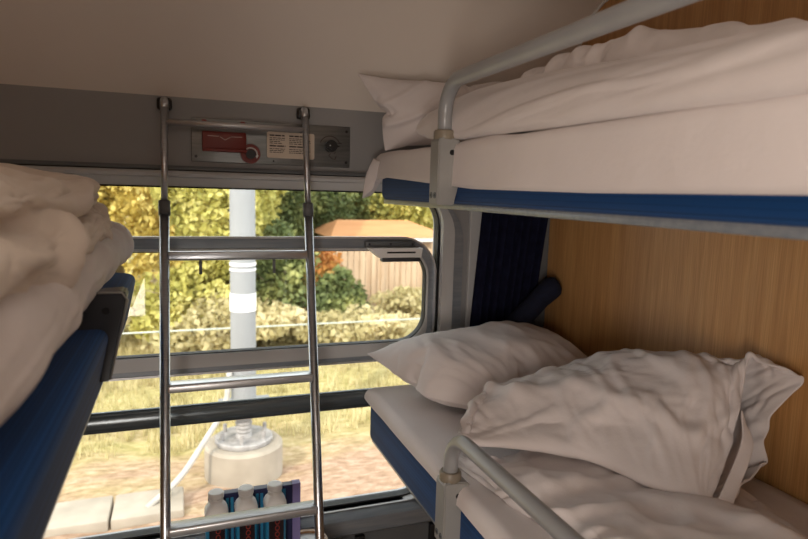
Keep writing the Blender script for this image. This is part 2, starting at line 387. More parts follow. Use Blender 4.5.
def vnoise(P, seed):
    """smooth 3-D value noise on points, -1..1"""
    rng = np.random.RandomState(seed); T = rng.rand(32, 32, 32)*2-1
    i = np.floor(P).astype(int); f = P-i; f = f*f*f*(f*(f*6-15)+10); o = 0
    for a in (0, 1):
        for b in (0, 1):
            for c in (0, 1):
                w = (f[:, 0] if a else 1-f[:, 0])*(f[:, 1] if b else 1-f[:, 1])*(f[:, 2] if c else 1-f[:, 2])
                o = o + w*T[(i[:, 0]+a) % 32, (i[:, 1]+b) % 32, (i[:, 2]+c) % 32]
    return o
def creases(u, v, seed, ang, freq=3.0, stretch=4.0, warp=.35):
    """ridged, domain-warped folds running along direction ang (radians) in the (u,v) plane (metres)"""
    c, s = math.cos(ang), math.sin(ang); a = u*c+v*s; b = -u*s+v*c
    z = np.full_like(a, seed*1.37)
    wa = vnoise(np.stack([a*3, b*3, z], 1), seed+11)*warp
    q = np.stack([a*freq/stretch*1.6, (b+wa*.25)*freq*1.6, z], 1)
    n = vnoise(q*2, seed); r = np.exp(-(n/.20)**2)
    n2 = vnoise(q*4.3+5, seed+3); r2 = np.exp(-(n2/.22)**2)
    m = .5+.5*vnoise(np.stack([a*2.5, b*2.5, z+9], 1), seed+7)
    return (r*m + .4*r2*(1-m*.5)) - .35
def cr_basis(t, n):
    """Catmull-Rom weights of n control points at parameters t in [0,1]; linear beyond"""
    x = np.clip(t, 0, 1)*(n-1); i = np.clip(np.floor(x).astype(int), 0, n-2); f = x-i
    W_ = np.zeros((len(t), n)); ar = np.arange(len(t))
    if n == 2: W_[ar, 0] = 1-f; W_[ar, 1] = f
    else:
        w = [-.5*f+f*f-.5*f**3, 1-2.5*f*f+1.5*f**3, .5*f+2*f*f-1.5*f**3, -.5*f*f+.5*f**3]
        for k in range(4):
            j = i-1+k; lo = j < 0; hi = j > n-1; ok = ~(lo | hi)
            np.add.at(W_, (ar[ok], j[ok]), w[k][ok])
            for mk, a_, b_ in ((lo, 0, 1), (hi, n-1, n-2)):
                if mk.any():
                    np.add.at(W_, (ar[mk], np.full(mk.sum(), a_)), 2*w[k][mk]); np.add.at(W_, (ar[mk], np.full(mk.sum(), b_)), -w[k][mk])
    ex = t-np.clip(t, 0, 1)
    W_[:, -1] += np.where(ex > 0, ex*(n-1), 0); W_[:, -2] -= np.where(ex > 0, ex*(n-1), 0)
    W_[:, 0] += np.where(ex < 0, -ex*(n-1), 0); W_[:, 1] -= np.where(ex < 0, -ex*(n-1), 0)
    return W_
def net_eval(net, u, v):
    net = np.asarray(net, float)    # [v][u][3]
    def ev(u, v):
        return np.einsum('ki,kj,ijc->kc', cr_basis(v, net.shape[0]), cr_basis(u, net.shape[1]), net)
    p = ev(u, v); e = .004
    du = ev(u+e, v)-ev(u-e, v); dv = ev(u, v+e)-ev(u, v-e)
    n = np.cross(du, dv); n /= np.linalg.norm(n, axis=1)[:, None]+1e-9; return p, n
def lay(co, F, w, h, net, top=1., bot=1., cre=None, amp=.006, flip=False, floor=None, tuck=0):
    a_, b_ = co.min(0), co.max(0); u = (co[:, 0]-a_[0])/(b_[0]-a_[0]); v = (co[:, 1]-a_[1])/(b_[1]-a_[1])
    if flip: u = 1-u
    d_ = np.clip(.32-u, 0, 1)*np.clip(.32-v, 0, 1)*tuck; u = u+d_; v = v+d_
    p, n = net_eval(net, u, v); z = co[:, 2]
    hh = np.where(z > 0, z*top, z*bot)
    if cre is not None:
        mask = np.clip(np.abs(z)/.02, 0.25, 1)*np.sign(z+1e-6)
        for (seed, ang, fr, stf, am) in cre:
            hh = hh + mask*am*creases(co[:, 0], co[:, 1], seed, ang, fr, stf)
    P = p + n*hh[:, None]
    if floor is not None: P[:, 2] = np.maximum(P[:, 2], floor + .002*vnoise(P*9, 5))
    return P
def soft(name, V, F, m, parent=None, sub=1, label=None):
    o = obj(name, V, F, m, parent, True, label)
    md = o.modifiers.new('smooth', 'SUBSURF'); md.levels = 1; md.render_levels = sub; return o
def sheet_net(name, net, nu, nv, m, cre=None, parent=None, thick=.003, scale=(1, 1), label=None, edge=None):
    uu, vv = np.meshgrid(np.linspace(0, 1, nu), np.linspace(0, 1, nv)); u, v = uu.ravel(), vv.ravel()
    p, n = net_eval(net, u, v)
    if cre:
        for (seed, ang, fr, stf, am) in cre: p = p + n*(am*creases(u*scale[0], v*scale[1], seed, ang, fr, stf))[:, None]
    if edge: p = p + edge(u, v)
    F = [(j*nu+i, j*nu+i+1, (j+1)*nu+i+1, (j+1)*nu+i) for j in range(nv-1) for i in range(nu-1)]
    o = obj(name, p, F, m, parent, True, label)
    sd = o.modifiers.new('thick', 'SOLIDIFY'); sd.thickness = thick; sd.offset = 0
    md = o.modifiers.new('smooth', 'SUBSURF'); md.levels = 1; md.render_levels = 1; return o

S1 = sim_bag(.62, .44, 62, 44, 4, 0, 36, 3, .5)         # plump pillow
S2 = sim_bag(1.3, .6, 96, 44, 2.0, -.05, 34, 5, 2)      # long duvet

# ------------------------------------------------------------------ berths
def slab(x0, x1, y0, y1, z0, z1, r, nx=16, ny=60, wave=0, seed=1, rc=.05):
    """upholstered slab with rounded edges and corners: superellipse section, smooth"""
    bm = B(); box(bm, (x0, y0, z0), (x1, y1, z1))
    ve = [e for e in bm.edges if abs(e.verts[0].co.z-e.verts[1].co.z) > 1e-4]
    bmesh.ops.bevel(bm, geom=ve, offset=rc, segments=6, affect='EDGES', profile=.5)
    he = [e for e in bm.edges if abs(e.verts[0].co.z-e.verts[1].co.z) < 1e-6 and len(e.link_faces) == 2 and any(abs(f.normal.z) > .9 for f in e.link_faces) and any(abs(f.normal.z) < .5 for f in e.link_faces)]
    bm.normal_update()
    he = [e for e in bm.edges if any(abs(f.normal.z) > .9 for f in e.link_faces) and any(abs(f.normal.z) < .5 for f in e.link_faces)]
    bmesh.ops.bevel(bm, geom=he, offset=r, segments=5, affect='EDGES', profile=.5)
    return bm
def bracket(parent, x, y, ztop, sgn, m, hgt=.150, slant=0, wf=1.12):
    """sgn=+1: aisle face towards -x, leaf bulges to +x; -1 mirrored"""
    w, l = .034, .068
    pr = [(0, 0), (0, hgt), (.006, hgt+.006), (.040, hgt+.004), (.058, hgt-.006), (.066, hgt-.03), (.062, hgt-.055), (.050, hgt-.085), (.042, hgt-.115), (.040, 0)]
    pr = [(x+sgn*a*wf-slant*(hgt-b), ztop-hgt+b) for a, b in pr]
    bm = B(); prism(bm, pr, 'y', y, y+.052)
    es = [e for e in bm.edges]; bmesh.ops.bevel(bm, geom=es, offset=.003, segments=2, affect='EDGES')
    br = bobj('bracket', bm, m, parent, 'auto')
    bobj('pin_hole', disc_y(B(), x+sgn*.034, ztop-.028, .0065, y-.001, y+.002, 16), 'black', br)
    xs = x-.0012 if sgn > 0 else x-.001
    for yy in ((y+.015, y+.037) if not slant else ()):
        bobj('screw', disc_x(B(), yy, ztop-hgt+.022, .0075, x-.0015, x+.0015), 'darkgrey', br)
        bobj('screw_slot', disc_x(B(), yy, ztop-hgt+.022, .0038, x-.0022, x+.0022, 6), 'black', br)
    return br
def berth(name, label, side, x0, x1, y0, y1, z0, z1, railx, rail_y, railz, brz, bm_='bracket', rail=True, cyl=.04):
    t = thing(name, label, 'berth', ((x0+x1)/2, (y0+y1)/2, z0))
    bobj('base_board', box(B(), (x0+.012, y0, z0-.012), (x1-.005, y1-.012, z0+.004), .004), 'frame', t, 'auto')
    cb = slab(x0, x1, y0, y1, z0, z1, .022, rc=cyl)
    if not rail:
        for v in cb.verts: v.co.x += (v.co.z-z0)*.22
    bobj('cushion', cb, 'blue', t, 'auto')
    bx = railx
    br = bracket(t, bx, rail_y, brz, side, bm_, *(() if rail else (.155, .20, 1.12)))
    if not rail:
        bobj('edge_strip', tube(B(), [(bx-.060, rail_y-.001, brz+.004), (bx-.008, rail_y-.001, brz+.003), (bx+.001, rail_y-.001, brz-.010), (bx-.031, rail_y-.001, brz-.150)], .0022, 8), 'bracket', br, True, 'beige edge strip')  # thin beige tube along the bracket's top and aisle edge
    if rail:
        ya = rail_y+.026; yb = .10; xr = bx+side*.024
        b2 = bracket(t, bx, yb-.026, brz, side, bm_)
        pts = fillet([(xr, ya, brz-.01), (xr, ya, railz), (xr, yb, railz), (xr, yb, brz-.01)], .075)
        g = bobj('guard_rail', tube(B(), pts, .0168, 20), 'railgrey', t, True)
        for yy in (ya, yb): bobj('collar', lathe(B(), [(.019, 0), (.0245, 0), (.0255, .004), (.0255, .018), (.023, .022), (.019, .022)], (xr, yy, brz+.002)), 'collar', g, 'auto')
    return t
lower = berth('sleeping_berth', 'lower right berth with bright blue woven cushion and grey guard rail', 1, .592, XR-.01, -.05, 1.915, 1.105, 1.245, .550, 1.175, 1.407, 1.292)
upper = berth('sleeping_berth', 'upper right berth with dark blue cushion edge and grey guard rail', 1, .615, XR-.01, -.05, 1.915, 1.922, 2.006, .563, 1.307, 2.204, 2.072)
left = berth('sleeping_berth', 'left berth with blue cushion and black bracket, no rail raised', -1, XL+.01, -.150, -.05, 1.905, 1.552, 1.700, -.090, 1.14, 1.85, 1.760, 'bracketdark', rail=False, cyl=.075)

# ------------------------------------------------------------------ bedding, lower right berth
def padded_sheet(name, label, x0, x1, y0, y1, z0, z1, over, seed, m='linen', hem=None):
    """sheet pulled over a pad: section runs from the hem on the aisle side over the top; corner puckers at the window end"""
    nx, ny = 46, 110; V = []; F = []
    sec = []
    r = .022
    # aisle side hem -> up -> top -> wall
    for k in range(9): t = k/8; sec.append((x0-.004, (z0, z1-r, t)))
    S = []
    for k in range(8): S.append((x0, z0 + (z1-r-z0)*k/8, 0))
    for k in range(7): a = math.pi/2*k/6; S.append((x0+r-r*math.cos(a), z1-r+r*math.sin(a), 0))
    for k in range(1, 26): S.append((x0+r+(x1-x0-r)*k/25, z1, 1))
    nS = len(S)
    ys = np.concatenate([np.linspace(y0, y1-r, ny), [y1-r+r*math.sin(math.pi/2*k/6) for k in range(1, 7)], [y1]*6])
    dz = np.concatenate([np.zeros(ny), [-(r-r*math.cos(math.pi/2*k/6)) for k in range(1, 7)], -r-np.linspace(.01, z1-z0-r, 6)])
    for j, (y, d) in enumerate(zip(ys, dz)):
        for i, (x, z, tp) in enumerate(S):
            zz = max(z0+(.0 if tp else 0), z+d) if d < 0 else z
            V.append((x, y, zz))
    V = np.array(V); P = V.copy()
    low = np.clip(1-(V[:, 2]-z0)/(z1-z0), 0, 1)
    if hem is not None: P[:, 2] -= low*np.interp(V[:, 1], hem[0], hem[1])
    P[:, 0] -= low*over*(.6+.4*vnoise(np.stack([V[:, 1]*4, V[:, 2]*0, V[:, 0]*0+seed], 1), seed))
    n1 = creases(V[:, 0]+V[:, 2], V[:, 1], seed, 1.2, 2.2, 3.5); n2 = vnoise(V*5, seed+2)
    top = V[:, 2] > z1-.004
    P[:, 2] += np.where(top, .004*n1+.004*n2, 0); P[:, 0] += np.where(~top, .0025*n1, 0)
    F = [(j*nS+i, j*nS+i+1, (j+1)*nS+i+1, (j+1)*nS+i) for j in range(len(ys)-1) for i in range(nS-1)]
    o = obj(name, P, F, m, None, True)
    sd = o.modifiers.new('thick', 'SOLIDIFY'); sd.thickness = .004; sd.offset = 1
    return tag(o, label, 'sheet')
padded_sheet('bed_sheet', 'white fitted sheet on the lower right berth', .586, XR-.012, 0, 1.922, 1.243, 1.280, .004, 4)

p_a = [[(.69, 1.44, 1.33), (.98, 1.42, 1.34), (1.29, 1.46, 1.37)],
       [(.60, 1.70, 1.355), (.95, 1.69, 1.385), (1.29, 1.72, 1.40)],
       [(.585, 1.945, 1.40), (.92, 1.94, 1.41), (1.29, 1.95, 1.43)]]
P = lay(*S1, .62, .44, p_a, 1.15, .5, [(3, 1.9, 2.4, 3.5, .022), (6, 1.3, 4.6, 3, .014)], floor=1.283, tuck=1.6)
tag(soft('pillow', P, S1[1], 'linen'), 'white pillow lying at the window end of the lower right berth', 'pillow')

# flat duvet over the near half of the lower berth
p_d = [[(.615, 1.33, 1.325), (.85, 1.34, 1.33), (1.28, 1.36, 1.33)],
       [(.615, .90, 1.325), (.90, .90, 1.335), (1.28, .9, 1.335)],
       [(.615, .50, 1.325), (.90, .50, 1.335), (1.28, .5, 1.335)],
       [(.615, .02, 1.325), (.90, .02, 1.335), (1.28, .02, 1.335)]]
net_d = np.array(p_d).transpose(1, 0, 2); net_d[..., 2] -= .036
P = lay(*S2, 1.3, .6, net_d, .26, .3, [(8, .5, 1.7, 3.0, .034), (21, 1.1, 3.4, 3, .026), (22, .3, 6, 3, .014)], floor=1.283)
P[:, 2] = np.where(P[:, 2] > 1.297, P[:, 2], P[:, 2])
tag(soft('duvet', P, S2[1], 'linen'), 'flat rumpled white duvet spread over the near half of the lower right berth', 'duvet')

# folded duvet leaning on top of it
fd = thing('folded_duvet', 'thick folded white duvet with open hemmed end, leaning on the pillow', 'duvet', (1.0, 1.2, 1.345))

st_ = [
 [(.606, 1.250, 1.365), (.606, 1.262, 1.380), (.625, 1.285, 1.395), (.66, 1.32, 1.405), (.69, 1.35, 1.395), (.69, 1.35, 1.375), (.67, 1.33, 1.360), (.64, 1.29, 1.357)],
 [(.640, 1.235, 1.358), (.632, 1.262, 1.400), (.672, 1.320, 1.438), (.750, 1.390, 1.445), (.830, 1.440, 1.420), (.86, 1.45, 1.385), (.81, 1.40, 1.358), (.72, 1.31, 1.352)],
 [(.745, 1.190, 1.354), (.750, 1.215, 1.410), (.810, 1.290, 1.462), (.900, 1.375, 1.470), (1.00, 1.440, 1.460), (1.04, 1.46, 1.42), (.97, 1.39, 1.37), (.85, 1.28, 1.352)],
 [(.865, 1.095, 1.354), (.880, 1.120, 1.440), (.940, 1.180, 1.520), (1.03, 1.250, 1.555), (1.13, 1.310, 1.535), (1.18, 1.33, 1.45), (1.10, 1.28, 1.37), (.97, 1.18, 1.352)],
 [(.930, .960, 1.345), (.985, 1.010, 1.460), (1.06, 1.060, 1.545), (1.15, 1.120, 1.592), (1.24, 1.150, 1.550), (1.26, 1.16, 1.45), (1.18, 1.12, 1.37), (1.07, 1.04, 1.352)],
 [(.985, .888, 1.343), (1.075, .950, 1.450), (1.15, 1.00, 1.540), (1.215, 1.040, 1.600), (1.275, 1.01, 1.570), (1.27, 1.04, 1.46), (1.20, 1.01, 1.38), (1.10, .95, 1.352)],
 [(1.002, .866, 1.338), (1.118, .920, 1.425), (1.18, .960, 1.520), (1.235, .995, 1.605), (1.300, .905, 1.572), (1.255, .940, 1.450), (1.17, .915, 1.380), (1.09, .885, 1.352)]]
def sleeve(name, stn, nu, nv, m, parent, cre, length=.72, girth=.62, zmin=1.334, capend=False):
    A = np.array(stn); K = A.shape[1]
    ext = np.concatenate([A[:, -2:], A, A[:, :3]], 1)            # periodic padding round the section
    u, v = [a.ravel() for a in np.meshgrid(np.linspace(0, 1, nu), np.arange(nv)/nv, indexing='ij')]
    vv = (2+v*K)/(ext.shape[1]-1)
    def ev(u_, v_): return np.einsum('ki,kj,ijc->kc', cr_basis(u_, A.shape[0]), cr_basis(v_, ext.shape[1]), ext)
    p = ev(u, vv); e = .003; n = np.cross(ev(np.clip(u+e, 0, 1), vv)-ev(np.clip(u-e, 0, 1), vv), ev(u, vv+e)-ev(u, vv-e)); n /= np.linalg.norm(n, axis=1)[:, None]+1e-9
    cen = ev(u, vv*0+.5); 
    c0 = A.mean(1); cc = np.stack([np.interp(u*(len(A)-1), np.arange(len(A)), c0[:, k]) for k in range(3)], 1)
    sg = np.sign(((p-cc)*n).sum(1).mean()); n = n*sg
    L = u*length; arc = v*girth
    prd = np.minimum(1, np.minimum(v, 1-v)*8)
    for (sd_, ang, fr, stf, am) in cre: p = p + n*(am*prd*creases(L, arc, sd_, ang, fr, stf))[:, None]
    p[:, 2] = np.maximum(p[:, 2], zmin)
    F = [(i*nv+j, i*nv+(j+1) % nv, (i+1)*nv+(j+1) % nv, (i+1)*nv+j) for i in range(nu-1) for j in range(nv)]
    p = np.vstack([p, p[:nv].mean(0)]); F += [(j, (j+1) % nv, len(p)-1) for j in range(nv)]
    if capend:
        b0 = (nu-1)*nv; p = np.vstack([p, p[b0:b0+nv].mean(0)]); F += [(b0+(j+1) % nv, b0+j, len(p)-1) for j in range(nv)]
    o = obj(name, p, F, m, parent, True)
    sd = o.modifiers.new('thick', 'SOLIDIFY'); sd.thickness = .005; sd.offset = -1
    md = o.modifiers.new('smooth', 'SUBSURF'); md.levels = 1; md.render_levels = 1; return o
sleeve('duvet_body', st_, 130, 110, 'linen', fd, [(5, -.35, 1.6, 4.0, .044), (9, -.6, 3.4, 4, .034), (15, .35, 2.6, 3.5, .020), (19, -.8, 6.0, 3.5, .016), (23, -.2, 10, 4, .006)])
net = [[(1.006, .861, 1.340), (1.120, .911, 1.425), (1.165, .955, 1.49)],
       [(1.040, .848, 1.340), (1.150, .905, 1.42), (1.170, .945, 1.46)]]
sheet_net('cover_hem', net, 34, 8, 'linen', [(31, 1.4, 3, 2, .004)], fd, .004, (.3, .1))

# ------------------------------------------------------------------ bedding, upper right berth
hemy = ([0, .4, .8, 1.2, 1.6, 1.8, 1.92], [.000, .002, .004, .000, -.022, -.032, -.020])
padded_sheet('bed_sheet', 'white sheet hanging over the edge of the upper right berth', .606, XR-.012, 0, 1.925, 1.960, 2.068, .006, 8, hem=hemy)
# loose corner of the sheet at the window end
net = [[(.600, 1.86, 2.045), (.598, 1.885, 2.00), (.592, 1.90, 1.955)],
       [(.592, 1.90, 2.055), (.575, 1.925, 2.00), (.560, 1.915, 1.925)],
       [(.640, 1.935, 2.055), (.640, 1.94, 2.00), (.60, 1.94, 1.935)]]
bs = bpy.data.objects.get('bed_sheet.001')
c_ = sheet_net('sheet_corner', net, 16, 16, 'linen', [(12, 1.2, 4, 2, .004)], bs, .003, (.15, .15))

p_g = [[(.605, 1.855, 2.075), (.85, 1.83, 2.085), (1.12, 1.80, 2.09)],
       [(.545, 1.845, 2.19), (.82, 1.81, 2.20), (1.10, 1.78, 2.21)],
       [(.522, 1.885, 2.318), (.80, 1.85, 2.325), (1.08, 1.83, 2.33)]]
P = lay(*S1, .62, .44, p_g, .45, .45, [(13, .8, 2.2, 3, .014)])
tag(soft('pillow', P, S1[1], 'linen'), 'white pillow propped upright at the window end of the upper right berth', 'pillow')

ud = thing('rolled_duvet', 'long white duvet folded along the upper right berth behind the rail', 'duvet', (.8, .8, 2.07))

ysf = (1.57, 1.40, 1.0, .7, .4, .02); zb = (2.102, 2.076, 2.070, 2.066, 2.063, 2.058); zt = (2.185, 2.200, 2.184, 2.168, 2.150, 2.135)
net = []
for a, (dx, tt) in enumerate(((0.012, 0), (-.006, .12), (.004, .42), (.040, .78), (.10, 1.0), (.20, 1.02), (.33, .75))):
    net.append([(.612+dx, y, b+(t_-b)*tt) for y, b, t_ in zip(ysf, zb, zt)])
sheet_net('front_fold', net, 150, 60, 'linen', [(6, .10, 1.4, 7, .016), (7, .25, 3.0, 5, .006)], ud, .012, (1.48, .42))
net_r = np.array([[(.70, 1.50, 2.145), (.86, 1.50, 2.160), (1.06, 1.48, 2.15)],
         [(.74, 1.2, 2.140), (.90, 1.2, 2.160), (1.10, 1.2, 2.15)],
         [(.80, .9, 2.135), (.95, .9, 2.155), (1.14, .9, 2.14)],
         [(.80, .4, 2.08), (.95, .4, 2.10), (1.14, .4, 2.08)]]).transpose(1, 0, 2)
P = lay(*S2, 1.3, .6, net_r, .62, .8, [(16, 1.4, 2.6, 3, .022), (17, 1.3, 4, 3, .008)], flip=True)
soft('back_roll', P, S2[1], 'linen', ud)

# ------------------------------------------------------------------ bedding, left berth
def stations(sec, ys, mods):
    out = []
    for y, (sc, cx, cz, dy) in zip(ys, mods):
        out.append([(cx+(x-cx)*sc, y+dy*(1-abs(x+.38)/.3), cz+(z-cz)*(sc*.6+.4 if sc < 1 else 1)*(1 if sc > .3 else .5)) for x, z in sec])
    return out
sec = [(-.23, 1.702), (-.185, 1.722), (-.146, 1.752), (-.136, 1.785), (-.155, 1.825), (-.22, 1.842), (-.40, 1.842), (-.62, 1.82), (-.66, 1.76), (-.45, 1.702)]
ys_ = (.10, .5, .9, 1.3, 1.6, 1.78, 1.88, 1.925)
b1 = sleeve('bolster_pillow', stations(sec, ys_, [(1, 0, 0, 0)]*5 + [(1.03, -.36, 1.765, 0), (1.0, -.34, 1.768, .01), (.92, -.33, 1.768, .02)]), 110, 90, 'linen', None,
    [(51, 1.35, 1.8, 3, .011), (52, .9, 3.5, 4, .010)], 1.85, 1.3, 1.702, True)
tag(b1, 'long white bolster pillow under the duvet on the left berth, pale end towards the window', 'pillow')
sec = [(-.22, 1.812), (-.165, 1.822), (-.140, 1.850), (-.148, 1.885), (-.192, 1.902), (-.176, 1.922), (-.205, 1.952), (-.32, 1.975), (-.58, 1.955), (-.66, 1.88), (-.45, 1.815)]
ys_ = (.10, .45, .8, 1.1, 1.35, 1.50, 1.60, 1.66)
b2 = sleeve('duvet', stations(sec, ys_, [(1, 0, 0, 0)]*4 + [(1, 0, 0, .01), (.97, -.37, 1.885, .02), (.90, -.36, 1.880, .04), (.72, -.35, 1.870, .06)]), 130, 120, 'linen_warm', None,
    [(61, 1.45, 1.5, 2.6, .036), (62, 1.15, 3.0, 3, .018), (63, .6, 4.5, 3, .008)], 1.6, 1.5, 1.806, True)
tag(b2, 'cream duvet heaped in soft folds on top of the left berth', 'duvet')

# ------------------------------------------------------------------ curtain and tieback
def curtain():
    nu, nv = 120, 40; V = []
    for j in range(nv):
        t = j/(nv-1); z = 1.90-t*1.0
        xa = 1.015 + .03*min(1, t*2) - .02*t; xa = np.interp(z, [.9, 1.40, 1.90], [.985, .985, 1.02]); xb = np.interp(z, [.9, 1.5, 1.62, 1.90], [1.26, 1.24, 1.255, 1.288])
        for i in range(nu):
            s_ = i/(nu-1); x = xa+(xb-xa)*s_; a = 2*math.pi*8*s_
            V.append((x, 1.945+.018*math.sin(a+.4*math.sin(3*t))+.004*math.sin(2.3*a+2*t), z))
    F = [(j*nu+i, j*nu+i+1, (j+1)*nu+i+1, (j+1)*nu+i) for j in range(nv-1) for i in range(nu-1)]
    t = thing('curtain', 'dark navy curtain gathered beside the window under the upper berth', 'curtain', (1.14, 1.945, .9))
    o = obj('curtain_cloth', V, F, 'navy', t, True); sd = o.modifiers.new('s', 'SOLIDIFY'); sd.thickness = .003
    bobj('curtain_rail', tube(B(), [(.96, 1.95, 1.905), (1.27, 1.95, 1.905)], .006, 10), 'alu', t, True)
    for k in range(6): bobj('glider', box(B(), (1.02+.05*k, 1.943, 1.892), (1.028+.05*k, 1.957, 1.908), .002), 'white_pl', t)
    bm = B(); pts = [(1.02, 1.91, 1.40), (1.10, 1.885, 1.45), (1.17, 1.87, 1.52), (1.225, 1.86, 1.585), (1.262, 1.845, 1.625), (1.285, 1.84, 1.635)]
    tube(bm, pts, [.03, .036, .040, .036, .046, .030], 20)
    tb = soft('tieback', [v.co[:] for v in bm.verts], [[v.index for v in f.verts] for f in (bm.verts.index_update() or bm.faces)], 'tie', t)
    bm.free(); return t
curtain()

# ------------------------------------------------------------------ ladder
ld_ = thing('ladder', 'chrome berth ladder hooked above the window', 'ladder', (.17, 1.72, .005))
def lad(z): return 1.957-.28*(2.19-z)           # leans out towards the floor
def lx(x, z): return x-.014*(2.19-z)/1.15
XA, XB = -.039, .376
for x in (XA, XB):
    s_ = bobj('stile', tube(B(), [(lx(x, .01), lad(.01), .01), (lx(x, 1.9), lad(1.90), 1.90)], .0135, 18), 'chrome', ld_, True)
    bobj('collar', tube(B(), [(lx(x, 1.885), lad(1.865), 1.865), (lx(x, 1.885), lad(1.905), 1.905)], .0165, 18), 'darkgrey', s_, True)
    bobj('rubber_foot', tube(B(), [(lx(x, 0), lad(.0), .0), (lx(x, 0), lad(.05), .05)], .018, 14), 'rubber', s_, True)
    bobj('upper_rod', tube(B(), [(lx(x, 1.88), lad(1.88), 1.88), (x, lad(2.175), 2.175)], .0095, 14), 'chrome', ld_, True)
    hk = bobj('hook', tube(B(), [(x, 1.957, 2.165), (x, 1.956, 2.185), (x, 1.965, 2.197), (x, 1.985, 2.195), (x, 1.998, 2.186)], .012, 12), 'chrome', ld_, True)
    bobj('hook_cup', box(B(), (x-.021, 1.972, 2.172), (x+.021, 1.999, 2.208), .008, 3), 'black', ld_, 'auto')
bobj('rung', tube(B(), [(XA, lad(2.135), 2.134), (XB, lad(2.135), 2.134)], .009, 16), 'alu', ld_, True)
def tread(z, h=.024, d=.05):
    y = lad(z); bm = B(); box(bm, (lx(XA, z)+.006, y-d/2, z-h/2), (lx(XB, z)-.006, y+d/2, z+h/2), .007, 3)
    t = bobj('rung', bm, 'alu', ld_, 'auto'); return t
bm = B(); zz = 1.752; y = lad(zz); box(bm, (lx(XA, zz)+.006, y-.014, zz-.014), (lx(XB, zz)-.006, y+.014, zz+.012), .006, 3)
rg = bobj('rung', bm, 'chrome', ld_, 'auto')
for x in (.052, .262):
    bobj('peg', tube(B(), [(x, y-.004, zz-.01), (x, y-.004, zz-.055)], .0045, 10), 'darkgrey', rg, True)
for z in (1.397, 1.035, .67, .30): tread(z)

# ------------------------------------------------------------------ control panel over the window
cp = thing('control_panel', 'steel control panel with red brake handle above the window', 'control panel', (.285, 1.998, 2.02))
X0, X1, Z0, Z1 = .035, .535, 2.025, 2.158
bobj('back_plate', box(B(), (X0, 1.992, Z0), (X1, 1.9995, Z1), .002), 'plate', cp, 'auto')
for x in (X0+.013, X1-.013):
    for z in (Z0+.016, Z1-.016): bobj('screw', disc_y(B(), x, z, .0045, 1.990, 1.993, 12), 'black', cp)
hb = bobj('brake_handle', box(B(), (.066, 1.972, 2.063), (.197, 1.992, 2.118), .004), 'red', cp, 'auto', 'red brake handle')
bobj('handle_lip', box(B(), (.066, 1.962, 2.056), (.197, 1.975, 2.066), .003), 'red', hb, 'auto')
for x in (.066, .180): bobj('hinge_lug', box(B(), (x, 1.975, 2.136), (x+.014, 1.993, 2.152), .002), 'red', hb)
for a, b in (((.082, 2.104), (.115, 2.103)), ((.150, 2.103), (.184, 2.104)), ((.118, 2.102), (.133, 2.093)), ((.133, 2.093), (.149, 2.102))):
    bobj('engraving', tube(B(), [(a[0], 1.9715, a[1]), (b[0], 1.9715, b[1])], .0012, 6), 'palegrey', hb)
kn = bobj('brake_knob_ring', disc_y(B(), .210, 2.055, .030, 1.974, 1.992, 30), 'red', cp, 'auto', 'round red ring')
bobj('knob', disc_y(B(), .210, 2.053, .0145, 1.962, 1.975, 24), 'black', kn, 'auto')
bm = B(); pts = [(.210+.020*math.cos(math.radians(a)), 1.9735, 2.053+.020*math.sin(math.radians(a))) for a in range(130, -11, -14)]
tube(bm, pts, .0022, 8); e = pts[-1]
prism(bm, [(e[0]-.006, e[2]), (e[0]+.005, e[2]+.002), (e[0]-.001, e[2]-.009)], 'y', 1.9725, 1.974)
bobj('arrow_mark', bm, 'white_pl', kn)
lb = bobj('notice_plate', prism(B(), [(x, z) for x, z in rrect(.262, 2.046, .414, 2.128, .006, 4)], 'y', 1.986, 1.992), 'cream', cp, False, 'cream notice plate')
bm = B(); rr = random.Random(4)
for col, x0, x1 in ((0, .270, .322), (1, .332, .406)):
    for r_, (z, hd_) in enumerate(((2.117, 1), (2.109, 0), (2.1035, 0), (2.098, 0), (2.0925, 0), (2.084, 1), (2.075, 0), (2.0695, 0), (2.064, 0))):
        x = x0; xe = x1 - rr.random()*.02
        while x < xe:
            w = .004+rr.random()*.009 if not hd_ else .014+rr.random()*.012
            box(bm, (x, 1.9855, z-(.0022 if hd_ else .0012)), (min(x+w, xe), 1.9862, z+(.0022 if hd_ else .0012))); x += w+.0022
bobj('printing', bm, 'ink', lb)
tk = bobj('temperature_knob', disc_y(B(), .467, 2.092, .0195, 1.968, 1.992, 28), 'black', cp, 'auto', 'black rotary knob')
bm = B(); prism(bm, [(.440, 2.093), (.467, 2.104), (.494, 2.091), (.467, 2.080)], 'y', 1.962, 1.970); bobj('pointer', bm, 'black', tk)
bobj('pointer_dot', disc_y(B(), .461, 2.093, .002, 1.9612, 1.9625, 10), 'white_pl', tk)
bm = B(); tube(bm, [(.467+.033*math.cos(math.radians(a)), 1.9915, 2.095+.030*math.sin(math.radians(a))) for a in range(165, 14, -10)], .0012, 6)
tube(bm, [(.492, 1.9915, 2.103), (.507, 1.9915, 2.103)], .0012, 6)
bobj('dial_arc', bm, 'ink', cp)
bm = B()
for a, b in (((.463, 2.062), (.470, 2.070)), ((.463, 2.062), (.475, 2.052)), ((.475, 2.052), (.484, 2.050)), ((.484, 2.050), (.489, 2.062)), ((.480, 2.068), (.486, 2.074))):
    tube(bm, [(a[0], 1.9915, a[1]), (b[0], 1.9915, b[1])], .0009, 6)
bobj('symbol', bm, 'ink', cp)
bobj('small_hole', disc_y(B(), .283, 2.036, .003, 1.990, 1.9925, 10), 'black', cp)

